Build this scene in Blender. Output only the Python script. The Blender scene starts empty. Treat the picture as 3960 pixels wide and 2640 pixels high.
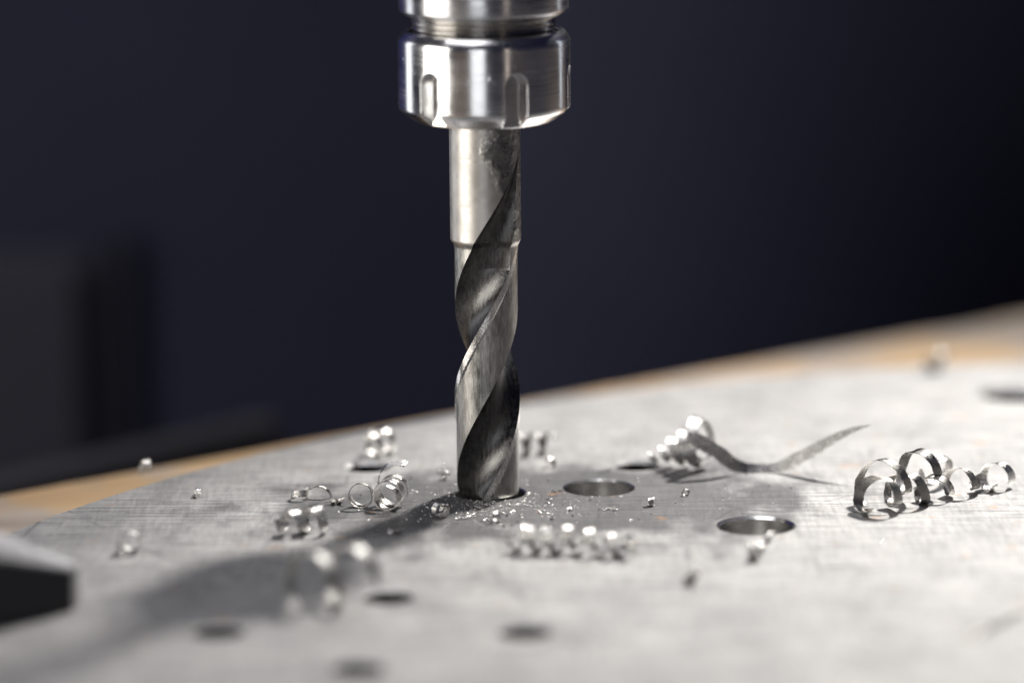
import bpy, bmesh, math, random
from mathutils import Vector, Matrix, noise
import numpy as np

MM = 0.001
scene = bpy.context.scene
COL = scene.collection
R = math.radians

# ------------------------------------------------------------------ camera
cam_d = bpy.data.cameras.new('camera')
cam = bpy.data.objects.new('camera', cam_d); COL.objects.link(cam)
cam_d.sensor_width = 36.0
cam_d.lens = 140.0
cam_d.clip_start = 0.01; cam_d.clip_end = 50.0
cam.location = (4.0*MM, -680.4*MM, 166.7*MM)
PITCH, ROLL = R(11.6), R(-0.5)
cam.matrix_world = (Matrix.Translation(cam.location) @ Matrix.Rotation(R(90) - PITCH, 4, 'X') @ Matrix.Rotation(ROLL, 4, 'Z'))
cam_d.dof.use_dof = True
cam_d.dof.focus_distance = 0.690
cam_d.dof.aperture_fstop = 5.0
cam_d.dof.aperture_blades = 9
scene.camera = cam

# ------------------------------------------------------------------ world and lamps
world = bpy.data.worlds.new('World'); scene.world = world
world.use_nodes = True
bg = world.node_tree.nodes['Background']
bg.inputs[0].default_value = (0.15, 0.165, 0.40, 1); bg.inputs[1].default_value = 0.065

def lamp(name, kind, loc, target, power, color=(1, 1, 1), **kw):
    d = bpy.data.lights.new(name, kind); o = bpy.data.objects.new(name, d); COL.objects.link(o)
    d.energy = power; d.color = color
    for k, v in kw.items(): setattr(d, k, v)
    o.location = loc
    o.rotation_euler = (Vector(target) - Vector(loc)).to_track_quat('-Z', 'Y').to_euler()
    return o

LD = Vector((0.34, 0.56, 0.75)).normalized()
# hard low light through the workshop window, from behind right
lamp('window_light', 'SPOT', Vector((0.045, 0.045, 0)) + LD*2.4, (0.050, 0.065, 0), 385, (1.0, 0.965, 0.93),
     shadow_soft_size=0.11, spot_size=R(12.5), spot_blend=1.0)
# tall soft lamp left of the camera
lamp('bench_light', 'AREA', (-1.02, -0.44, 0.12), (0, 0, 0.06), 12.5, (1.0, 0.96, 0.90),
     shape='RECTANGLE', size=0.75, size_y=0.9)
# weaker soft lamp behind the camera
lamp('room_light', 'AREA', (-0.22, -1.6, 0.05), (0, 0, 0.06), 3.2, (0.95, 0.97, 1.0),
     shape='RECTANGLE', size=0.50, size_y=0.9)
# dimmer panes to the sides of the bench
lamp('side_light', 'AREA', (-0.92, 0.80, 0.10), (0, 0, 0.06), 5.0, (0.95, 0.97, 1.0),
     shape='RECTANGLE', size=0.85, size_y=0.9)
lamp('pane_light', 'AREA', (1.00, 0.85, 0.15), (0, 0, 0.06), 2.2, (0.85, 0.92, 1.0),
     shape='RECTANGLE', size=0.4, size_y=0.8)
# soft overhead fill, added to lighten the shadows
lamp('overhead_fill', 'AREA', (-0.10, 0.10, 1.5), (0, 0, 0), 13.5, (0.96, 0.96, 1.0),
     shape='RECTANGLE', size=1.3, size_y=0.9)
# narrow strip lamp on the front right wall
lamp('strip_light', 'AREA', (0.66, -1.09, 0.05), (0, 0, 0.06), 0.3, (1.0, 0.86, 0.74),
     shape='RECTANGLE', size=0.09, size_y=0.8)

# ------------------------------------------------------------------ exposure
scene.view_settings.view_transform = 'Standard'
scene.view_settings.look = 'None'
scene.view_settings.exposure = 0.0
scene.view_settings.gamma = 1.0
scene.view_settings.use_curve_mapping = False
scene.cycles.use_denoising = True
scene.cycles.sample_clamp_indirect = 8.0
scene.cycles.max_bounces = 8

# ------------------------------------------------------------------ helpers
def tag(o, label, cat=None, group=None, kind=None):
    if label: o['label'] = label
    if cat: o['category'] = cat
    if group: o['group'] = group
    if kind: o['kind'] = kind
    return o

def link(name, me, mat, parent=None, smooth=True):
    o = bpy.data.objects.new(name, me); COL.objects.link(o)
    if mat: me.materials.append(mat)
    me.polygons.foreach_set('use_smooth', [smooth]*len(me.polygons))
    if parent: o.parent = parent
    return o

def from_verts(name, vs, fs, mat, parent=None, smooth=True):
    me = bpy.data.meshes.new(name)
    me.from_pydata([tuple(c*MM for c in v) for v in vs], [], fs)
    me.validate(); me.update()
    return link(name, me, mat, parent, smooth)

def empty(name, loc):
    o = bpy.data.objects.new(name, None); COL.objects.link(o)
    o.empty_display_size = 0.01; o.location = Vector(loc)*MM
    return o

class NT:
    def __init__(self, name):
        self.m = bpy.data.materials.new(name); self.m.use_nodes = True
        self.t = self.m.node_tree; self.b = self.t.nodes['Principled BSDF']
        self.tc = self.n('ShaderNodeTexCoord')
    def n(self, typ, **kw):
        nd = self.t.nodes.new(typ)
        for k, v in kw.items(): setattr(nd, k, v)
        return nd
    def l(self, a, b): self.t.links.new(a, b)
    def set(self, **kw):
        for k, v in kw.items():
            self.b.inputs[k.replace('_', ' ')].default_value = v
    def mapped(self, scale, rot=(0, 0, 0)):
        mp = self.n('ShaderNodeMapping'); mp.inputs['Scale'].default_value = scale; mp.inputs['Rotation'].default_value = rot
        self.l(self.tc.outputs['Object'], mp.inputs['Vector']); return mp.outputs[0]
    def noise(self, scale, stretch=(1, 1, 1), rot=(0, 0, 0), detail=3, rough=0.55):
        nz = self.n('ShaderNodeTexNoise'); nz.inputs['Scale'].default_value = scale
        nz.inputs['Detail'].default_value = detail; nz.inputs['Roughness'].default_value = rough
        self.l(self.mapped(stretch, rot), nz.inputs['Vector']); return nz.outputs['Fac']
    def ramp(self, src, stops):
        r = self.n('ShaderNodeValToRGB'); e = r.color_ramp.elements
        while len(e) < len(stops): e.new(0.5)
        for el, (p, c) in zip(e, stops):
            el.position = p; el.color = (c, c, c, 1) if isinstance(c, (int, float)) else (*c, 1)
        self.l(src, r.inputs[0]); return r.outputs[0]
    def math(self, op, a, b):
        m = self.n('ShaderNodeMath', operation=op)
        for i, v in enumerate((a, b)):
            if isinstance(v, (int, float)): m.inputs[i].default_value = v
            else: self.l(v, m.inputs[i])
        return m.outputs[0]
    def mix(self, fac, a, b):
        m = self.n('ShaderNodeMix', data_type='RGBA')
        for i, v in ((0, fac), (6, a), (7, b)):
            if isinstance(v, (int, float)): m.inputs[i].default_value = v
            elif isinstance(v, tuple): m.inputs[i].default_value = (*v, 1)
            else: self.l(v, m.inputs[i])
        return m.outputs[2]
    def bump(self, h, strength, dist, prev=None):
        b = self.n('ShaderNodeBump'); b.inputs['Strength'].default_value = strength; b.inputs['Distance'].default_value = dist
        self.l(h, b.inputs['Height'])
        if prev is not None: self.l(prev, b.inputs['Normal'])
        return b.outputs[0]

# ------------------------------------------------------------------ materials
def mat_plate():
    t = NT('worn_steel_plate')
    big = t.noise(22, (1, 1, 1), detail=4)
    mid = t.noise(95, (1, 0.7, 1), (0, 0, 0.6), detail=5)
    a = t.noise(1050, (1.0, 0.12, 1), (0, 0, 0.12), detail=4, rough=0.65)
    b = t.noise(900, (0.08, 1.0, 1), (0, 0, -0.10), detail=4, rough=0.65)
    spk = t.noise(1500, detail=2)
    fine = t.math('ADD', t.math('MULTIPLY', a, 0.35), t.math('MULTIPLY', b, 0.65))
    blot = t.math('ADD', t.math('MULTIPLY', big, 0.6), t.math('MULTIPLY', mid, 0.4))
    c0 = t.ramp(blot, [(0.34, (0.49, 0.485, 0.475)), (0.50, (0.53, 0.522, 0.508)), (0.64, (0.56, 0.55, 0.532))])
    c1 = t.mix(t.ramp(fine, [(0.40, 0.0), (0.58, 1.0)]), t.mix(0.48, c0, (0.10, 0.10, 0.11)), c0)
    # oil and dust stain spread round the drilled hole
    sep = t.n('ShaderNodeSeparateXYZ'); t.l(t.tc.outputs['Object'], sep.inputs[0])
    dx = t.math('MULTIPLY', t.math('SUBTRACT', sep.outputs[0], 0.012), 1/0.062)
    dy = t.math('MULTIPLY', t.math('SUBTRACT', sep.outputs[1], -0.010), 1/0.034)
    rr = t.math('SQRT', t.math('ADD', t.math('MULTIPLY', dx, dx), t.math('MULTIPLY', dy, dy)), 0)
    rr = t.math('ADD', rr, t.math('MULTIPLY', t.math('SUBTRACT', mid, 0.5), 1.3))
    rr = t.math('ADD', rr, t.math('MULTIPLY', t.math('SUBTRACT', big, 0.5), 1.2))
    st = t.ramp(rr, [(0.60, 0.85), (0.95, 0.0)])
    c2 = t.mix(st, c1, t.mix(0.85, c1, (0.09, 0.09, 0.095)))
    rust = t.ramp(t.noise(130, (1, 1.4, 1), detail=3, rough=0.6), [(0.66, 0.0), (0.72, 0.55)])
    c3 = t.mix(rust, c2, (0.55, 0.30, 0.13))
    # dark straight scratches
    scr = t.n('ShaderNodeTexVoronoi', feature='DISTANCE_TO_EDGE'); scr.inputs['Scale'].default_value = 26
    t.l(t.mapped((1, 0.55, 1), (0, 0, 0.9)), scr.inputs['Vector'])
    line = t.ramp(scr.outputs['Distance'], [(0.0, 0.45), (0.012, 0.0)])
    line = t.math('MULTIPLY', line, t.ramp(t.noise(60), [(0.5, 0), (0.62, 1)]))
    c4 = t.mix(line, c3, (0.04, 0.04, 0.045))
    g1 = t.ramp(t.noise(90, (1.0, 0.012, 1), (0, 0, 0.85), detail=2), [(0.70, 0.0), (0.73, 0.5)])
    g2 = t.ramp(t.noise(110, (1.0, 0.010, 1), (0, 0, -0.45), detail=2), [(0.70, 0.0), (0.73, 0.45)])
    c4 = t.mix(g1, c4, (0.12, 0.12, 0.125))
    c4 = t.mix(g2, c4, (0.80, 0.79, 0.77))
    t.l(c4, t.b.inputs['Base Color'])
    t.set(Metallic=0.94)
    t.l(t.ramp(mid, [(0.3, 0.475), (0.7, 0.535)]), t.b.inputs['Roughness'])
    n1 = t.bump(fine, 0.30, 0.0003)
    n2 = t.bump(spk, 0.25, 0.00012, n1)
    t.l(n2, t.b.inputs['Normal'])
    return t.m

def mat_board():
    t = NT('ochre_board')
    g = t.noise(40, (0.35, 1.6, 1), (0, 0, -0.66), detail=5)
    s = t.noise(26, detail=4)
    wood = t.ramp(g, [(0.3, (0.55, 0.355, 0.18)), (0.7, (0.68, 0.475, 0.27))])
    grey = t.ramp(g, [(0.3, (0.30, 0.25, 0.21)), (0.7, (0.58, 0.51, 0.44))])
    t.l(t.mix(t.ramp(s, [(0.44, 0.0), (0.57, 0.9)]), wood, grey), t.b.inputs['Base Color'])
    t.set(Roughness=0.55)
    t.l(t.bump(g, 0.3, 0.0006), t.b.inputs['Normal'])
    return t.m

def mat_turned(name, base, rough, zfreq=2600, bump=0.12, aniso=0.0):
    t = NT(name)
    if aniso:                                              # lathe marks run round the axis: gloss smears along it
        tn = t.n('ShaderNodeTangent', direction_type='RADIAL', axis='Z')
        t.l(tn.outputs[0], t.b.inputs['Tangent'])
        t.set(Anisotropic=aniso, Anisotropic_Rotation=0.25)
    z = t.noise(1.0, (55, 55, zfreq), detail=3, rough=0.6)
    w = t.noise(130, (1, 1, 1.6), detail=4)
    t.l(t.ramp(w, [(0.3, tuple(c*0.82 for c in base)), (0.6, base)]), t.b.inputs['Base Color'])
    t.set(Metallic=1.0)
    t.l(t.ramp(t.math('ADD', t.math('MULTIPLY', w, 0.5), t.math('MULTIPLY', z, 0.5)), [(0.35, rough*0.75), (0.65, rough*1.35)]), t.b.inputs['Roughness'])
    n1 = t.bump(z, bump, 0.00012)
    dents = t.ramp(t.noise(420, (1, 1, 1), detail=2), [(0.70, 0), (0.78, 1)])
    t.l(t.bump(dents, 0.25, 0.00015, n1), t.b.inputs['Normal'])
    return t.m

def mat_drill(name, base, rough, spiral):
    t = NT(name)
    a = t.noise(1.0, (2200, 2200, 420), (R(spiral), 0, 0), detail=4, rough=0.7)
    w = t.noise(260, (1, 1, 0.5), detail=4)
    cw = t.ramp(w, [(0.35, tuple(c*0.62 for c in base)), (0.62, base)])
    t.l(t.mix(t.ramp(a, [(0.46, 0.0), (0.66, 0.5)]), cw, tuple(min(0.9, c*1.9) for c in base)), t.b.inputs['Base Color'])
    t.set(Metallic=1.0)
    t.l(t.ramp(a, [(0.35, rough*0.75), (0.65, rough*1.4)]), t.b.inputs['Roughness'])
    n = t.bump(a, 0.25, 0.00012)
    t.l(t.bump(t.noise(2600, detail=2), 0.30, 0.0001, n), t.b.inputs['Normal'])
    return t.m

def mat_shank():
    t = NT('shank_steel')
    z = t.noise(1.0, (120, 120, 1500), detail=4, rough=0.65)
    w = t.noise(210, detail=5)
    sep = t.n('ShaderNodeSeparateXYZ'); t.l(t.tc.outputs['Object'], sep.inputs[0])
    # dirty crust under the nut, plus a dark reflection painted on one side
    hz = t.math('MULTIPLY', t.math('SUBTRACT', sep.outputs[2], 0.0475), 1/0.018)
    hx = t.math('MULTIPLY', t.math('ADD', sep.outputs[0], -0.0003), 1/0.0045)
    crust_reflect = t.math('ADD', t.math('ADD', hz, hx), t.math('MULTIPLY', t.math('SUBTRACT', w, 0.5), 2.2))
    ck = t.ramp(crust_reflect, [(0.50, 0.0), (1.0, 1.0)])
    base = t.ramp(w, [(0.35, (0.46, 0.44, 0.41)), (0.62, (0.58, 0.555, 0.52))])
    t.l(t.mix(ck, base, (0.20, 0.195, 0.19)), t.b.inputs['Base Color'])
    t.set(Metallic=1.0)
    t.l(t.ramp(z, [(0.35, 0.36), (0.65, 0.50)]), t.b.inputs['Roughness'])
    n = t.bump(z, 0.05, 0.00015)
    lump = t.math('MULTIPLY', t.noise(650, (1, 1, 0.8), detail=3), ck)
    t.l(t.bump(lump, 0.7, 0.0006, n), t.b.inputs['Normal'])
    return t.m

def mat_chip(name, base=(0.72, 0.70, 0.67), rough=0.24):
    t = NT(name)
    a = t.noise(900, (1, 1, 1), detail=3)
    uv = t.n('ShaderNodeUVMap'); mp = t.n('ShaderNodeMapping'); mp.inputs['Scale'].default_value = (60, 2.5, 1)
    t.l(uv.outputs[0], mp.inputs['Vector'])
    nz = t.n('ShaderNodeTexNoise'); nz.inputs['Scale'].default_value = 1.0; nz.inputs['Detail'].default_value = 3
    t.l(mp.outputs[0], nz.inputs['Vector'])
    t.l(t.ramp(nz.outputs['Fac'], [(0.3, tuple(c*0.6 for c in base)), (0.62, base)]), t.b.inputs['Base Color'])
    t.set(Metallic=1.0)
    t.l(t.ramp(a, [(0.35, rough*0.7), (0.65, rough*1.4)]), t.b.inputs['Roughness'])
    t.l(t.bump(nz.outputs['Fac'], 0.5, 0.00012), t.b.inputs['Normal'])
    return t.m

def mat_paint(name, col, rough=0.5, spec=0.3):
    t = NT(name)
    s = t.noise(9, detail=4)
    t.l(t.ramp(s, [(0.3, tuple(c*0.85 for c in col)), (0.7, tuple(c*1.12 for c in col))]), t.b.inputs['Base Color'])
    t.set(Roughness=rough)
    t.b.inputs['Specular IOR Level'].default_value = spec
    return t.m

M_PLATE = mat_plate(); M_BOARD = mat_board()
M_NUT = mat_turned('brushed_nut_steel', (0.72, 0.72, 0.72), 0.22, aniso=0.6)
M_HOLD = mat_turned('turned_holder_steel', (0.60, 0.60, 0.61), 0.30, 1800, aniso=0.8)
M_THREAD = mat_turned('dark_thread_steel', (0.42, 0.40, 0.37), 0.25, 900)
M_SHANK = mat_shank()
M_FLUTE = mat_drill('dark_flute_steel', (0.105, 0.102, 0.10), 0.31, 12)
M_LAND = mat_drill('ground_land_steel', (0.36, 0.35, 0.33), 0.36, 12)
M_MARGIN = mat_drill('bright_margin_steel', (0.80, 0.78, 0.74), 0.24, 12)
M_CHIP = mat_chip('bright_chip_steel')
M_CHIP2 = mat_chip('grey_chip_steel', (0.42, 0.405, 0.38), 0.30)
M_CHIP3 = mat_chip('dull_chip_steel', (0.50, 0.49, 0.47), 0.46)
M_BLOCK = mat_turned('clamp_steel', (0.26, 0.26, 0.27), 0.45, 300)
M_GUARD = mat_paint('guard_panel_paint', (0.0135, 0.0143, 0.0305), 0.7, 0.15)
M_BARSHADE = mat_paint('clamp_shade_black', (0.022, 0.022, 0.026), 0.45, 0.4)  # shade on the clamp's unlit faces, put into the colour as black
M_NAVY = mat_paint('navy_machine_paint', (0.0205, 0.0218, 0.0420), 0.7, 0.15)
M_DARK = mat_paint('black_machine_paint', (0.010, 0.010, 0.020), 0.6, 0.2)
M_WALL = mat_paint('dark_wall_paint', (0.030, 0.032, 0.120), 0.8, 0.1)

# ------------------------------------------------------------------ the setting
def prism(name, poly, z0, z1, mat, parent=None, bevel=0.0, seg=2):
    bm = bmesh.new()
    lo = [bm.verts.new((x*MM, y*MM, z0*MM)) for x, y in poly]
    hi = [bm.verts.new((x*MM, y*MM, z1*MM)) for x, y in poly]
    n = len(poly)
    bm.faces.new(lo[::-1]); bm.faces.new(hi)
    for i in range(n): bm.faces.new((lo[i], lo[(i+1) % n], hi[(i+1) % n], hi[i]))
    bmesh.ops.recalc_face_normals(bm, faces=bm.faces)
    if bevel: bmesh.ops.bevel(bm, geom=bm.edges[:], offset=bevel*MM, segments=seg, affect='EDGES', profile=0.5)
    me = bpy.data.meshes.new(name); bm.to_mesh(me); bm.free()
    return link(name, me, mat, parent, False)

prism('wall', [(-900, 640), (900, 640), (900, 660), (-900, 660)], -500, 700, M_WALL)['kind'] = 'structure'
prism('floor', [(-900, -900), (900, -900), (900, 639), (-900, 639)], -520, -500, M_WALL)['kind'] = 'structure'

# round painted machine column behind the table
def lathe(name, prof, mat, parent=None, seg=128, cx=0.0, cy=0.0, close=False):
    vs, fs = [], []
    n = len(prof)
    for i in range(seg):
        a = 2*math.pi*i/seg; c, s = math.cos(a), math.sin(a)
        for r, z in prof: vs.append((cx + r*c, cy + r*s, z))
    for i in range(seg):
        j = (i+1) % seg
        for k in range(n-1 if not close else n):
            k2 = (k+1) % n
            fs.append((i*n+k, j*n+k, j*n+k2, i*n+k2))
    return from_verts(name, vs, fs, mat, parent)

col_t = empty('machine_column', (55, 460, -500))
tag(col_t, 'broad round dark navy machine column standing far behind the drill', 'column')
def child_at(o, p):
    o.parent = p; o.matrix_parent_inverse = Matrix.Translation(p.location).inverted(); return o
child_at(lathe('column_tube', [(0, -500), (150, -500), (150, 640), (0, 640)], M_NAVY, None, 96, 55, 460), col_t)
child_at(lathe('column_foot', [(0, -499), (175, -499), (175, -470), (165, -455), (151, -450), (0, -450)], M_NAVY, None, 96, 55, 460), col_t)

cab = empty('control_cabinet', (-170, 330, -500))
tag(cab, 'shallow dark brown-grey cabinet behind the left end of the table', 'cabinet')
M_CAB = mat_paint('cabinet_paint', (0.0155, 0.0150, 0.0260), 0.6)
child_at(prism('cabinet_body', [(-340, 315), (-101, 315), (-101, 321.9), (-340, 321.9)], -500, -13, M_CAB, None, 3), cab)
child_at(prism('cabinet_door', [(-336, 312), (-106, 312), (-106, 314.9), (-336, 314.9)], -480, -18, M_CAB, None, 1), cab)
gp = prism('guard_panel', [(-150, 322), (2, 322), (2, 330), (-150, 330)], -500, 640, M_GUARD, None, 1)
tag(gp, 'flat dark navy guard panel between the cabinet and the round column', 'panel')
gap_strip = prism('gap_shade_strip', [(-99, 317), (-93.5, 317), (-93.5, 321.9), (-99, 321.9)], -500, -11, M_DARK, None, 1)  # black strip put where the background has only a shaded gap
tag(gap_strip, 'narrow black strip painted as the shaded gap between the cabinet and the round column', 'gap_strip')
rail = prism('machine_rail', [(-150, 70), (-46, 186), (-51, 194), (-157, 80)], -500, -27, mat_paint('rail_paint', (0.042, 0.040, 0.046), 0.6), None, 4)
tag(rail, 'dim dark grey machine rail running behind the ochre table edge', 'rail')

# ochre board under the plate: straight back edge, slightly ragged
random.seed(3)
A, B = Vector((-260, -97)), Vector((448, 449))
edge = []
nrm = Vector((-(B-A).y, (B-A).x)).normalized()
for i in range(181):
    p = A.lerp(B, i/180)
    w = 0.5*noise.noise((i*0.31, 2.0, 0)) + 0.25*noise.noise((i*0.9, 7.0, 0))
    if 0.50 < i/180 < 0.525: w -= 0.9
    edge.append(tuple(p + nrm*w))
poly = edge + [(448, -420), (-260, -420)]
board = prism('base_board', poly[::-1], -30, -8, M_BOARD)
tag(board, 'ochre worn board with grey smudges lying under the round steel plate', 'board')
trest = prism('table_frame', [(-250, -410), (430, -410), (430, 250), (-250, -160)], -500, -30.2, M_DARK)
tag(trest, 'black table frame carrying the ochre board', 'table')

# steel plate: a disc with drilled holes
HOLES = [(-0.1, -0.1, 6.15, 0.25), (19.1, 2.8, 6.15, 0.25), (45.1, -25.2, 6.25, 0.5),
         (-22.3, 20.6, 3.8, 0.7), (26.1, 19.6, 3.7, 0.6), (101.6, 76.6, 6.0, 1.0),
         (-16.1, -69.3, 3.9, 0.3), (-41.7, -88.3, 4.0, 0.3), (5.5, -89.8, 4.0, 0.4), (-19.5, -109.2, 4.0, 0.3)]
def make_plate():
    prof_r, t = 240.3, 8.0
    bm = bmesh.new()
    n = 360
    rings = [(prof_r-0.5, 0.0), (prof_r, -0.5), (prof_r, -7.5), (prof_r-0.5, -7.99)]
    vs = [[bm.verts.new(((134+r*math.cos(2*math.pi*i/n))*MM, (-131.5+r*math.sin(2*math.pi*i/n))*MM, z*MM)) for i in range(n)] for r, z in rings]
    bm.faces.new(vs[0]); bm.faces.new(vs[-1][::-1])
    for a in range(3):
        for i in range(n):
            j = (i+1) % n
            bm.faces.new((vs[a][j], vs[a][i], vs[a+1][i], vs[a+1][j]))
    bmesh.ops.recalc_face_normals(bm, faces=bm.faces)
    me = bpy.data.meshes.new('steel_plate'); bm.to_mesh(me); bm.free()
    o = link('steel_plate', me, M_PLATE, None, False)
    bm = bmesh.new(); n = 96
    for (x, y, r, ch) in HOLES:
        rg = [(r+ch+1.0, 1.0), (r+ch, 0.0), (r, -ch), (r, -6.2)]
        vs = [[bm.verts.new(((x+q*math.cos(2*math.pi*i/n))*MM, (y+q*math.sin(2*math.pi*i/n))*MM, z*MM)) for i in range(n)] for q, z in rg]
        bm.faces.new(vs[0]); bm.faces.new(vs[-1][::-1])
        for a in range(3):
            for i in range(n):
                j = (i+1) % n
                bm.faces.new((vs[a][j], vs[a][i], vs[a+1][i], vs[a+1][j]))
    bmesh.ops.recalc_face_normals(bm, faces=bm.faces)
    mc = bpy.data.meshes.new('cut'); bm.to_mesh(mc); bm.free()
    c = bpy.data.objects.new('cut', mc); COL.objects.link(c)
    md = o.modifiers.new('holes', 'BOOLEAN'); md.operation = 'DIFFERENCE'; md.solver = 'EXACT'; md.object = c
    bpy.context.view_layer.update()
    ev = o.evaluated_get(bpy.context.evaluated_depsgraph_get())
    nm = bpy.data.meshes.new_from_object(ev)
    o.modifiers.clear(); o.data = nm
    bpy.data.objects.remove(c); bpy.data.meshes.remove(mc); bpy.data.meshes.remove(me)
    nm.name = 'steel_plate'
    if not nm.materials: nm.materials.append(M_PLATE)
    for p in nm.polygons: p.material_index = 0
    # bright reamed bore walls
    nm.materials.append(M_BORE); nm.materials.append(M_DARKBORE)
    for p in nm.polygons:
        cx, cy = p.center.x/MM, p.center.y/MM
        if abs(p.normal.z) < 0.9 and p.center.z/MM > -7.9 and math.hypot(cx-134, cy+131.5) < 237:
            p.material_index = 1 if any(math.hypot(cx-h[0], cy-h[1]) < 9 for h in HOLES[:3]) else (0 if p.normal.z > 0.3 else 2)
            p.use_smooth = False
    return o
M_DARKBORE = mat_paint('shaded_bore_black', (0.008, 0.008, 0.010), 0.85, 0.05)  # shade inside the small holes, painted in as near-black
M_BORE = mat_turned('bright_bore_steel', (0.78, 0.77, 0.75), 0.22, 900)
plate = make_plate()
tag(plate, 'large round grey scratched steel plate with drilled holes under the drill', 'plate')

# ------------------------------------------------------------------ collet chuck: holder, thread, nut
AX = -0.4
chuck = empty('collet_chuck', (AX, 0, 66))
tag(chuck, 'shiny turned steel collet chuck holding the drill, cut off by the picture top', 'chuck')
def fillet(prof, rad, steps=5):
    out = [prof[0]]
    for a, b, c in zip(prof, prof[1:], prof[2:]):
        a, b, c = Vector(a), Vector(b), Vector(c)
        d = min(rad, (a-b).length*0.45, (c-b).length*0.45)
        p, q = b + (a-b).normalized()*d, b + (c-b).normalized()*d
        for i in range(steps+1):
            t = i/steps
            out.append(tuple(p*(1-t)**2 + b*2*t*(1-t) + q*t*t))
    return out + [prof[-1]]

RN = 14.85
def make_nut():
    outer = [(7.4, 66.05), (11.9, 66.0), (RN, 68.2), (RN, 80.4), (13.6, 81.8), (12.9, 81.8), (12.75, 78.0)]
    p = fillet(outer, 0.7, 6)
    # refine the wall
    prof = []
    for (r0, z0), (r1, z1) in zip(p, p[1:]):
        L = math.hypot(r1-r0, z1-z0); k = max(1, int(L/0.13)) if min(r0, r1) > 11 and z0 > 65.9 and z0 < 78 and r1 > 12.8 else max(1, int(L/0.8))
        for i in range(k): prof.append((r0+(r1-r0)*i/k, z0+(z1-z0)*i/k))
    prof.append(p[-1])
    seg = 1080; n = len(prof); vs = []; fs = []
    slots = [R(-90 - 38 + 60.5*k - 0.0) for k in range(6)]
    slots = [R(-128.0 + 60*k) for k in range(6)]
    for i in range(seg):
        a = 2*math.pi*i/seg
        da = min((abs((a-s+math.pi) % (2*math.pi) - math.pi) for s in slots))
        x = da*RN
        for r, z in prof:
            rr = r
            if z < 78 and r > 11.0:
                zc = 73.6
                d = (math.hypot(x, max(0.0, z-zc)) - 1.95)
                t = min(1, max(0, (0.16-d)/0.32)); t = t*t*(3-2*t)
                rr = r - t*max(0.0, r-12.3/math.cos(da))
            vs.append((AX + rr*math.cos(a), rr*math.sin(a), z))
    for i in range(seg):
        j = (i+1) % seg
        for k in range(n-1): fs.append((i*n+k, j*n+k, j*n+k+1, i*n+k+1))
    return child_at(from_verts('clamping_nut', vs, fs, M_NUT), chuck)
make_nut()
th = [(12.0, 77)]
z = 79.0
while z < 84.6:
    th += [(12.05, z), (12.35, z+0.18), (12.35, z+0.55), (12.05, z+0.75)]; z += 0.95
th += [(12.0, 86.5)]
child_at(lathe('threaded_neck', th, M_THREAD, None, 192, AX, 0), chuck)
hp = fillet([(11.0, 84.3), (13.2, 84.3), (14.6, 85.3), (14.6, 88.6), (13.9, 89.3), (4.2, 89.3), (4.2, 262), (0, 262)], 0.3, 4)  # unseen shank above the head kept thin so its shadow stays faint
child_at(lathe('holder_body', hp, M_HOLD, None, 256, AX, 0), chuck)
child_at(lathe('collet_face', fillet([(5.6, 67.3), (6.4, 66.35), (7.6, 66.35), (7.8, 67.5)], 0.15, 3), M_THREAD, None, 96, AX, 0), chuck)
sp = lathe('spindle_nose', fillet([(4.0, 260), (24, 260), (27, 264), (27, 400), (0, 400)], 1.0, 4), M_HOLD, None, 128, AX, 0)
tag(sp, 'wider steel spindle nose carrying the collet chuck above the picture', 'spindle')

# ------------------------------------------------------------------ twist drill
drill = empty('twist_drill', (AX, 0, -3.3))
tag(drill, 'dark steel twist drill with spiral flutes entering a hole in the plate', 'drill')
PITCHMM = 61.5
LAND, MARG = 85.0, 13.0
def section(Rb, clear, wf):
    """one half of the drill's cross-section, 0..180 degrees: land then flute; wf = 1 full flute, 0 none"""
    pts = []
    k = 22
    fw = (180-LAND)*wf
    lip = LAND + fw
    for i in range(k+1):                                   # clearance land up to the heel
        a = LAND*i/k
        m = min(1, max(0, (a-MARG)/2.0))
        rr = Rb - clear*m
        pts.append((rr*math.cos(R(a)), rr*math.sin(R(a))))
    P3 = Vector(pts[-1]); P0 = Vector((Rb*math.cos(R(lip)), Rb*math.sin(R(lip))))
    d = wf**0.9
    rm = Matrix.Rotation(R(lip-180), 2)
    mid = (P0+P3)/2
    P1 = P0.lerp(P3, 0.33).lerp(rm @ Vector((-0.48*Rb, 0.14*Rb)), d)
    P2 = P0.lerp(P3, 0.67).lerp(Vector((-0.05*Rb, 0.60*Rb)), d)
    kf = 34; kr = 12
    for i in range(1, kf+1):
        t = 1 - i/kf; u = 1-t
        b = P0*u**3 + P1*3*u*u*t + P2*3*u*t*t + P3*t**3
        pts.append((b.x, b.y))
    for i in range(1, kr):                                 # plain shank beyond a narrowing flute
        a = lip + (180-lip)*i/kr
        pts.append((Rb*math.cos(R(a)), Rb*math.sin(R(a))))
    return pts + [(-x, -y) for x, y in pts]
TH0 = 270.0 - 360*32.5/PITCHMM          # margin edge faces the front at z = 32.5
def ring(zv):
    s = min(1, max(0, (zv-44.2)/1.2)); s = s*s*(3-2*s)
    Rb = 5.72 + 0.43*s
    q = min(1, max(0, (zv-40.5)/20.5)); d = max(0.004, (1-q)**1.05 * (1 - 0.15*q))
    clear = 0.26*(1-s)
    sec = section(Rb, clear, d)
    a = R(TH0 + 360*zv/PITCHMM)
    c, sn = math.cos(a), math.sin(a)
    return [(x*c - y*sn, x*sn + y*c) for x, y in sec]
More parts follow.
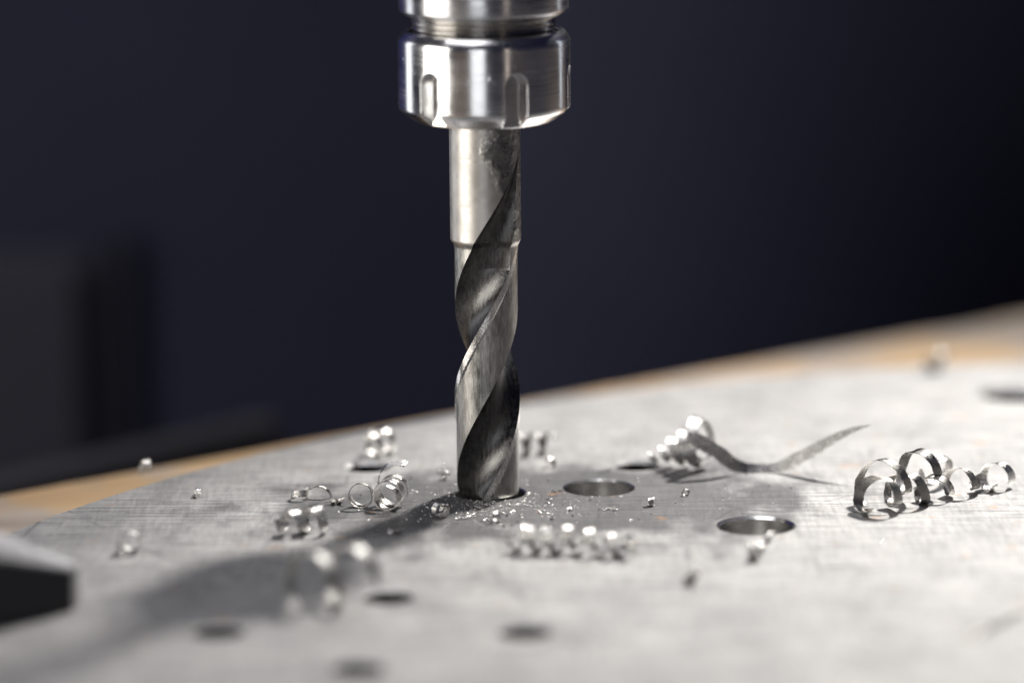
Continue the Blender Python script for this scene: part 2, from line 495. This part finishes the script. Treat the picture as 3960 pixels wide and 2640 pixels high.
def sweep(name, zs, mat, tip=False):
    vs, fs = [], []
    n = len(ring(0))
    for zv in zs:
        for (x, y) in ring(zv):
            zz = zv
            vs.append((AX + x, y, zz))
    for k in range(len(zs)-1):
        for i in range(n):
            j = (i+1) % n
            fs.append((k*n+i, k*n+j, (k+1)*n+j, (k+1)*n+i))
    if tip:
        # cone point below the lowest ring: shrink towards the chisel edge while the helix goes on
        base = 0
        z0 = zs[0]; prev = 0
        steps = 14
        start = len(vs)
        last = list(range(n))
        for q in range(1, steps+1):
            f = 1 - q/steps*0.93
            zv = z0 - (1-f)*5.72*0.60
            cur = []
            for (x, y) in ring(z0):
                rr = math.hypot(x, y); lim = 5.72*f
                g = min(1.0, lim/rr) if rr > 1e-6 else 1
                cur.append(len(vs)); vs.append((AX + x*g, y*g, zv))
            for i in range(n):
                j = (i+1) % n
                fs.append((cur[i], cur[j], last[j], last[i]))
            last = cur
        fs.append(tuple(last[::-1]))
    o = from_verts(name, vs, fs, mat)
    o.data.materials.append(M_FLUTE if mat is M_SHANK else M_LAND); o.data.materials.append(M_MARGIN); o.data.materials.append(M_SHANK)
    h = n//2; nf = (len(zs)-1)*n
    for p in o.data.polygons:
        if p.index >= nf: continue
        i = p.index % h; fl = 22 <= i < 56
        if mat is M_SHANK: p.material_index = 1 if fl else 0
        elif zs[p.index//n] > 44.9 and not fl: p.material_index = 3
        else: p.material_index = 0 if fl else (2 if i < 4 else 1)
    o.data.set_sharp_from_angle(angle=R(32))
    return child_at(o, drill)
zb = [0.1 + 47.0*i/230 for i in range(231)]
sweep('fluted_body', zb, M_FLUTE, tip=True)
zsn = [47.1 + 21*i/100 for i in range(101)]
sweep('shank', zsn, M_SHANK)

# ------------------------------------------------------------------ clamp block on the plate, front left
cl = empty('clamp_bar', (-75, -68, 0))
tag(cl, 'dark flat clamp bar with a ridged bright top edge lying on the plate', 'clamp')
def make_clamp():
    # bar rising to the left, its pointed end resting on the plate
    def slab(name, f0, f1, zlo, up, mat, s1=2.6):
        vs = []
        for sv in (0.0, s1):
            N = Vector((-65.4 - 11.6*sv, -75.4 - 10.6*sv)); Fv = Vector((-64.9 - 12.3*sv, -71.2 + 1.0*sv))
            zt = 6.3 + 5.0*sv + up
            for f, zz in ((f0, zlo if zlo is not None else zt - 0.9), (f1, zlo if zlo is not None else zt - 0.9), (f1, zt), (f0, zt)):
                p = N.lerp(Fv, f); vs.append((p.x, p.y, zz))
        fs = [(3, 2, 1, 0), (4, 5, 6, 7)] + [(k, (k+1) % 4, 4+(k+1) % 4, 4+k) for k in range(4)]
        bm = bmesh.new(); bv = [bm.verts.new((x*MM, y*MM, z*MM)) for x, y, z in vs]
        for f in fs: bm.faces.new([bv[i] for i in f])
        bmesh.ops.recalc_face_normals(bm, faces=bm.faces)
        bmesh.ops.bevel(bm, geom=bm.edges[:], offset=0.12*MM, segments=2, affect='EDGES', profile=0.5)
        me = bpy.data.meshes.new(name); bm.to_mesh(me); bm.free()
        child_at(link(name, me, mat, None, False), cl)
    slab('bar', 0.0, 1.0, -0.02, 0.0, M_BARSHADE)
    slab('top_face', 0.66, 0.98, None, 0.25, M_BLOCK)
    for k in range(3):
        slab('ridge', 0.04 + 0.205*k, 0.16 + 0.205*k, None, 0.45, M_BLOCK)
make_clamp()

# ------------------------------------------------------------------ chips of steel
def catmull(pts, per):
    out = []
    P = [pts[0]*2 - pts[1]] + pts + [pts[-1]*2 - pts[-2]]
    for i in range(1, len(P)-2):
        for k in range(per):
            t = k/per
            a, b, c, d = P[i-1], P[i], P[i+1], P[i+2]
            out.append(0.5*((2*b) + (c-a)*t + (2*a-5*b+4*c-d)*t*t + (3*b-a-3*c+d)*t**3))
    return out + [pts[-1]]

def ribbon(name, centers, wdirs, widths, mat, thick=0.16, jag=0.0, seed=1, drop=True, cup=0.0):
    """a strip of metal: rectangular section swept along centers, wdirs across"""
    rnd = random.Random(seed)
    n = len(centers); vs, fs = [], []
    jj = 0.0; jl = 0.0
    for i in range(n):
        c = centers[i]
        tg = (centers[min(i+1, n-1)] - centers[max(i-1, 0)]).normalized()
        w = wdirs[i]; w = (w - tg*w.dot(tg)).normalized(); nn = tg.cross(w)
        hw = widths[i]/2
        if jag:
            jj = rnd.uniform(0, jag)*hw*2; jl = rnd.uniform(0, jag*0.5)*hw*2
        a, b = c - w*(hw-jj), c + w*(hw-jl)
        m = c + nn*cup*widths[i]
        h = nn*thick/2
        for p in (a, m, b): vs.append(tuple(p + h))
        for p in (b, m, a): vs.append(tuple(p - h))
    for i in range(n-1):
        for k in range(6):
            k2 = (k+1) % 6
            fs.append((i*6+k, i*6+k2, (i+1)*6+k2, (i+1)*6+k))
    fs.append((5, 4, 3, 2, 1, 0)); q = (n-1)*6; fs.append(tuple(q+k for k in range(6)))
    if drop:
        mz = min(v[2] for v in vs)
        vs = [(x, y, z - mz - 0.03) for x, y, z in vs]
    cx = sum(v[0] for v in vs)/len(vs); cy = sum(v[1] for v in vs)/len(vs)
    vs = [(x-cx, y-cy, z) for x, y, z in vs]
    o = from_verts(name, vs, fs, mat)
    o.location = (cx*MM, cy*MM, 0)
    me = o.data
    uvl = me.uv_layers.new(name='UVMap')
    across = (0.0, 0.5, 1.0, 1.0, 0.5, 0.0)
    for lp in me.loops:
        v = lp.vertex_index
        uvl.data[lp.index].uv = (across[v % 6], (v//6)*0.02)
    me.set_sharp_from_angle(angle=R(50))
    return o

def helix_pts(A, B, r0, r1, turns, ph=0.0, per=26, wob=0.0, seed=0, hand=1, pw=1.0):
    A, B = Vector(A), Vector(B); ax = (B-A).normalized()
    ref = Vector((0, 0, 1)) if abs(ax.z) < 0.8 else Vector((0, 1, 0))
    e1 = (ref - ax*ref.dot(ax)).normalized(); e2 = ax.cross(e1)
    n = max(8, int(abs(turns)*per)); out = []
    for i in range(n+1):
        t = i/n; a = ph + hand*2*math.pi*turns*t
        r = r0 + (r1-r0)*t**pw
        r *= 1 + 1.3*wob*noise.noise((t*turns*1.7 + seed*3.1, seed*1.3, 0.5)) + 0.5*wob*noise.noise((t*turns*5.3, seed*0.7, 3.5))
        tt = t + wob*0.55/max(1, abs(turns))*noise.noise((t*turns*1.1, seed*4.1, 6.6))*(1 if 0 < i < n else 0)
        c = A.lerp(B, tt) + e2*wob*2*noise.noise((t*turns*0.8, seed*2.7, 9.1)) + e1*wob*1.6*noise.noise((t*turns*0.7, seed*1.9, 4.2))
        out.append(c + (e1*math.cos(a) + e2*math.sin(a))*r)
    return out, ax

def coil(name, A, B, r0, r1, turns, w0, w1, label, mat=None, group='curled steel chips on the plate', ph=0.0, wob=0.06, seed=1, hand=1, jag=0.12, thick=0.12, taper=True, cat='metal chip', drop=True, lean=0.0):
    pts, ax = helix_pts(A, B, r0, r1, turns, ph, 26, wob, seed, hand)
    n = len(pts)
    ws = []
    for i in range(n):
        t = i/(n-1); w = w0 + (w1-w0)*t
        if taper: w *= min(1, 0.35 + t*9, 0.35 + (1-t)*9)
        ws.append(w)
    tilt = Vector((0, 0, lean))
    wds = []
    for i in range(n):
        q = i/26
        ws[i] *= 1 + 1.2*wob*noise.noise((q*2.3, seed*1.1, 2.2))
        wds.append(ax + tilt + Vector((noise.noise((q*1.1, seed*0.9, 1.0)), noise.noise((q*1.1, seed*0.9, 5.0)), noise.noise((q*1.1, seed*0.9, 8.0))))*min(0.8, wob*3.2))
    o = ribbon(name, pts, wds, ws, mat or M_CHIP, thick, jag, seed, drop)
    return tag(o, label, cat, group)

G = 'curled steel chips on the plate'
# 1 long ribbon: conical coil that runs out into a straight pointed tail
def long_ribbon():
    pts, ax = helix_pts((28.6, 20.8, 1.2), (39.0, 14.8, 5.6), 0.9, 5.0, 4.35, R(-26), 28, 0.12, 4, 1, 1.7)
    tail_cp = [((40.8, 11.2, 4.0), (0.66, -0.05, 0.75)), ((43.0, 11.9, 2.0), (0.48, 0.35, 0.80)), ((45.6, 12.8, 0.9), (0.22, 0.50, 0.83)),
               ((48.6, 13.3, 0.75), (0.0, 0.50, 0.86)), ((51.6, 13.0, 1.0), (-0.15, 0.42, 0.88)), ((54.8, 12.2, 2.6), (-0.28, 0.30, 0.90)),
               ((58.4, 11.3, 4.9), (-0.36, 0.18, 0.91)), ((62.2, 10.6, 7.2), (-0.36, 0.22, 0.90)), ((65.0, 10.1, 8.5), (-0.30, 0.24, 0.90)), ((67.6, 9.8, 9.2), (-0.25, 0.26, 0.90))]
    tail = catmull([pts[-3]] + [Vector(p) for p, w in tail_cp], 14)
    twd = catmull([(ax - 0.55*Vector((0, -1, 0))).normalized()] + [Vector(w) for p, w in tail_cp], 14)
    body = pts[:-3]
    n1, n2 = len(body), len(tail)
    W = [0.9 + 1.5*min(1, i/(n1*0.75)) for i in range(n1)]
    W += [2.7 - 1.0*math.exp(-((i/n2-0.40)/0.13)**2) for i in range(n2)]
    N = n1+n2
    for i in range(N):
        e = (N-1-i)/60
        W[i] *= min(1, 0.02 + e)**0.8
        W[i] *= min(1, 0.3 + i/14)
    wd = []
    for i in range(n1):
        c = Vector((28.6, 20.8, 1.2)); c = c + ax*(body[i]-c).dot(ax)
        wd.append((ax - 0.55*(body[i]-c).normalized()).normalized())
    wd += twd
    o = ribbon('ribbon_chip', body + tail, wd, W, M_CHIP, 0.14, 0.10, 5, True)
    return tag(o, 'long steel ribbon coiled at one end with a straight pointed tail in the air', 'metal chip', G)
long_ribbon()

# 2 tangle on the right
coil('spiral_chip', (63.6, -18.6, 3.0), (87.0, -2.2, 2.2), 2.5, 1.6, 4.6, 2.2, 1.8, 'long spiral chip of many turns lying in the tangle beyond the ribbon tail', M_CHIP2, ph=R(120), wob=0.38, seed=13, hand=1)
coil('spiral_chip', (64.2, -14.0, 4.6), (77.4, -6.0, 5.2), 3.7, 3.1, 2.05, 2.0, 1.8, 'loose wide-looped chip standing up at the near end of the tangle', M_CHIP2, ph=R(150), wob=0.34, seed=21, hand=1)
coil('hook_chip', (86.5, -2.6, 3.4), (90.5, 1.2, 3.6), 2.4, 2.1, 1.15, 2.2, 1.9, 'open hook-shaped chip at the far end of the spiral tangle', M_CHIP, ph=R(100), wob=0.08, seed=23, hand=1)
coil('loop_chip', (79.6, 1.6, 4.0), (78.0, 3.6, 4.6), 2.7, 2.9, 0.92, 2.0, 1.6, 'bright crinkled loop chip standing upright behind the tangle', M_CHIP, ph=R(-60), wob=0.05, seed=25, jag=0.14)

# 3 left of the drill
coil('ring_chip', (-22.6, -11.0, 2.3), (-22.2, -9.2, 2.3), 2.25, 1.95, 1.55, 0.7, 0.9, 'ring-shaped thin chip standing on edge left of the drill', M_CHIP2, ph=R(60), wob=0.03, seed=31)
coil('spiral_chip', (-18.2, -13.0, 2.6), (-16.6, -7.6, 2.9), 2.3, 2.5, 2.3, 2.0, 1.7, 'tight shiny ball of coiled chip between the ring chip and the drill', M_CHIP, ph=R(10), wob=0.10, seed=33)
def tail_chip():
    P = [Vector(p) for p in ((-18.6, -9.0, 0.0), (-19.2, -8.2, 2.2), (-19.3, -8.0, 4.6), (-18.4, -8.0, 6.4), (-16.8, -8.4, 7.2), (-15.2, -8.8, 7.5), (-14.6, -9.0, 7.2))]
    c = catmull(P, 10); n = len(c)
    wd = [Vector((0.35, 0.9, 0.25)).lerp(Vector((0.1, 0.65, 0.75)), i/n) for i in range(n)]
    W = [0.9 + 0.7*i/n for i in range(n)]
    o = ribbon('strip_chip', c, wd, W, M_CHIP, 0.16, 0.14, 6)
    tag(o, 'bent strip chip rising like a hook above the coiled ball', 'metal chip', G)
tail_chip()
coil('arch_chip', (-30.2, -3.6, 0.0), (-29.6, -2.2, 0.0), 2.2, 1.9, 0.5, 1.1, 0.8, 'small arched chip bridging over the plate beside a tiny ring', M_CHIP2, ph=R(-90), wob=0.02, seed=41)
coil('ring_chip', (-33.4, -3.9, 0.0), (-33.0, -3.7, 1.7), 1.5, 1.4, 0.85, 1.4, 1.3, 'tiny short ring chip lying beside the small arched chip', M_CHIP, ph=R(20), wob=0.03, seed=42)

def shard(name, x, y, size, label, seed, mat=None, n=5, group=G):
    """splintered chip: a few bent blades rising from one point, one mesh"""
    rnd = random.Random(seed); vs, fs = [], []
    for k in range(n):
        a = rnd.uniform(0, 2*math.pi); el = rnd.uniform(0.02, 0.8)
        d = Vector((math.cos(a)*math.cos(el), math.sin(a)*math.cos(el), math.sin(el)))
        side = d.cross(Vector((0, 0, 1))).normalized()*rnd.uniform(0.14, 0.26)*size
        up = side.cross(d).normalized()
        L = size*rnd.uniform(0.6, 1.2); t = 0.05
        base = Vector((rnd.uniform(-.3, .3)*size, rnd.uniform(-.3, .3)*size, 0.05))
        cs = []
        for s_ in range(5):
            f = s_/4
            p = base + d*L*f + Vector((0, 0, -0.25*L*f*f)) ; p.z = max(p.z, 0.02)
            w = side*(1 - 0.75*f)*(0.75 + 0.5*rnd.random())
            cs.append((p, w))
        b0 = len(vs)
        for p, w in cs:
            for q in (p - w + up*t, p + w + up*t, p + w - up*t, p - w - up*t): vs.append(tuple(q))
        for s_ in range(4):
            for e in range(4):
                e2 = (e+1) % 4
                fs.append((b0+s_*4+e, b0+s_*4+e2, b0+s_*4+4+e2, b0+s_*4+4+e))
        fs.append((b0+3, b0+2, b0+1, b0)); fs.append((b0+16, b0+17, b0+18, b0+19))
    mz = min(v[2] for v in vs); vs = [(a, b, c - mz - 0.02) for a, b, c in vs]
    o = from_verts(name, vs, fs, mat or M_CHIP, None, False)
    o.data.uv_layers.new(name='UVMap')
    o.location = (x*MM, y*MM, 0)
    return tag(o, label, 'metal chip', group)
shard('splinter_chip', -27.0, -7.6, 2.3, 'jagged splintered chip lying between the arched chip and the ring chip', 51, M_CHIP2, 7)

# 4 chips in front of the drill
coil('spiral_chip', (-36.4, -29.4, 1.6), (-28.0, -27.0, 2.2), 1.5, 2.3, 2.4, 1.6, 2.0, 'bright loose curl of chip on the plate in front of the arched chip', M_CHIP, ph=R(40), wob=0.3, seed=61)
shard('splinter_chip', -16.2, -28.0, 2.6, 'small forked chip standing in the edge of the drill shadow', 53, M_CHIP, 4)
coil('loop_chip', (-31.0, -77.5, 4.6), (-19.6, -71.0, 5.2), 4.6, 4.4, 1.9, 2.0, 2.0, 'large open looped chip beside a small hole in the chuck shadow', M_CHIP3, ph=R(150), wob=0.06, seed=63)
coil('spiral_chip', (3.6, -40.4, 2.3), (24.2, -45.4, 2.3), 1.9, 1.85, 6.2, 1.6, 1.7, 'long even spiral chip lying flat in front of the drill', M_CHIP, ph=R(60), wob=0.30, seed=66)
# 5 chips behind the drill
coil('spiral_chip', (-22.4, 27.6, 2.5), (-18.8, 31.8, 2.9), 2.2, 2.6, 1.8, 1.7, 2.0, 'bright curl of chip beside the small hole behind the ring chip', M_CHIP, ph=R(-30), wob=0.08, seed=71)
coil('spiral_chip', (5.0, 29.0, 1.6), (11.6, 30.6, 1.7), 2.0, 1.7, 2.2, 1.2, 1.0, 'curled chip lying behind the drill', M_CHIP2, ph=R(0), wob=0.1, seed=73)
# 6 single small chips
SM = 'small loose steel chips on the plate'
small = [
    (11.0, 19.1, 0.9, 'small curled chip behind the hole next to the drill'),
    (-8.8, 15.4, 0.75, 'small bright chip close behind the drill on the ring chip side'),
    (-8.2, 10.4, 0.8, 'small bright chip between the drill and its neighbour just behind'),
    (-51.5, -1.6, 0.85, 'tiny open ring chip alone near the plate rim'),
    (43.6, -47.8, 1.5, 'bright bent chip in front of the large hole with a shiny bore'),
    (46.6, -36.0, 1.0, 'small round chip at the rim of the large shiny-bored hole'),
    (-8.7, -17.5, 1.25, 'small squarish curl in the drill shadow'),
    (1.0, -20.9, 1.0, 'small bright chip on the dust in front of the drill'),
    (27.8, -10.8, 0.75, 'tiny ring chip in front of the large hole beside the drill'),
    (34.1, -3.5, 0.6, 'tiny dull curl between the large hole and the ribbon tail'),
    (32.6, -62.5, 1.4, 'small dark rolled chip alone on the bare front of the plate'),
    (88.9, 99.6, 2.2, 'pale thin loop of chip near the rim by the far hole'),
    (-59.7, -39.4, 2.0, 'flat pale chip on the plate near the clamp bar'),
]
for k, (x, y, s, lb) in enumerate(small):
    rnd = random.Random(100+k)
    a = rnd.uniform(0, math.pi)
    d = Vector((math.cos(a), math.sin(a), 0.15))*s*0.6
    mt = M_CHIP2 if 'dark' in lb or 'dull' in lb else (M_CHIP3 if 'pale' in lb else M_CHIP)
    coil('curled_chip', Vector((x, y, s)) - d, Vector((x, y, s)) + d, s, s*0.85, rnd.uniform(0.75, 1.4), s*1.1, s*0.9, lb, mt, SM, rnd.uniform(0, 6), 0.08, 80+k, thick=0.1)
ch = coil('curled_chip', (-63.0, 15.6, 1.3), (-61.2, 15.9, 1.4), 1.3, 1.2, 1.4, 1.5, 1.4, 'small curled chip lying on the ochre board beyond the plate rim', M_CHIP, SM, 1.0, 0.08, 99)
shard('splinter_chip', 20.5, 14.3, 1.5, 'flat white flake chip behind the large hole beside the drill', 55, M_CHIP, 4, SM)
shard('splinter_chip', 11.7, -0.1, 1.1, 'small dark flake chip between the drill and the large hole', 56, M_CHIP2, 4, SM)
shard('splinter_chip', -3.1, -16.8, 1.3, 'pair of small upright flakes in the dust before the drill', 57, M_CHIP, 4, SM)
shard('splinter_chip', 20.9, -13.1, 1.2, 'small pointed flake in front of the large hole beside the drill', 58, M_CHIP, 3, SM)
def sliver():
    c = catmull([Vector(p) for p in ((72.7, -96.8, 0.2), (76.2, -91.5, 0.5), (79.8, -86.3, 0.4), (83.3, -81.1, 0.2))], 8)
    o = ribbon('sliver_chip', c, [Vector((0.83, -0.55, 0.1))]*len(c), [1.6]*len(c), M_CHIP2, 0.14, 0.1, 9)
    tag(o, 'long pale straight sliver lying alone at the front of the plate', 'metal chip', SM)
sliver()

# ------------------------------------------------------------------ fine metal dust round the hole
def dust():
    rnd = random.Random(7); vs, fs = [], []
    cnt = 0
    while cnt < 1800:
        a = rnd.uniform(0, 2*math.pi); r = abs(rnd.gauss(0, 1))
        if rnd.random() < 0.72: x, y = -1 + math.cos(a)*r*13, -8 + math.sin(a)*r*11
        else: x, y = 8 + math.cos(a)*r*38, -10 + math.sin(a)*r*32
        if any(math.hypot(x-h[0], y-h[1]) < h[2]+h[3] for h in HOLES): continue
        if math.hypot(x-134, y+131.5) > 237: continue
        big = cnt % 75 == 0
        if big: x, y = rnd.gauss(0, 9), -19 + rnd.gauss(0, 6)
        if any(math.hypot(x-h[0], y-h[1]) < h[2]+h[3] for h in HOLES): continue
        s = rnd.uniform(0.3, 0.75) if big else min(0.45, 0.06 + abs(rnd.gauss(0, 0.085)))
        q = Matrix.Rotation(rnd.uniform(0, 6.28), 3, 'Z') @ Matrix.Rotation(rnd.uniform(-1.0, 1.0), 3, 'X') @ Matrix.Rotation(rnd.uniform(-0.6, 0.6), 3, 'Y')
        b0 = len(vs); pts = []
        for p in ((-1, -0.5, 0), (1, -0.4, 0), (0.8, 0.5, 0.1), (-0.7, 0.6, -0.1), (0, 0, 0.3), (0, 0, -0.25)):
            pts.append(q @ Vector((p[0]*rnd.uniform(0.7, 1.5), p[1], p[2]))*s)
        mz = min(p.z for p in pts)
        for p in pts: vs.append((x+p.x, y+p.y, p.z-mz-0.01))
        for i in range(4):
            j = (i+1) % 4
            fs.append((b0+i, b0+j, b0+4)); fs.append((b0+j, b0+i, b0+5))
        cnt += 1
    o = from_verts('metal_dust', vs, fs, M_CHIP, None, False)
    o.data.uv_layers.new(name='UVMap')
    tag(o, 'fine glittering steel dust and crumbs scattered round the drilled hole', 'metal dust', None, 'stuff')
dust()
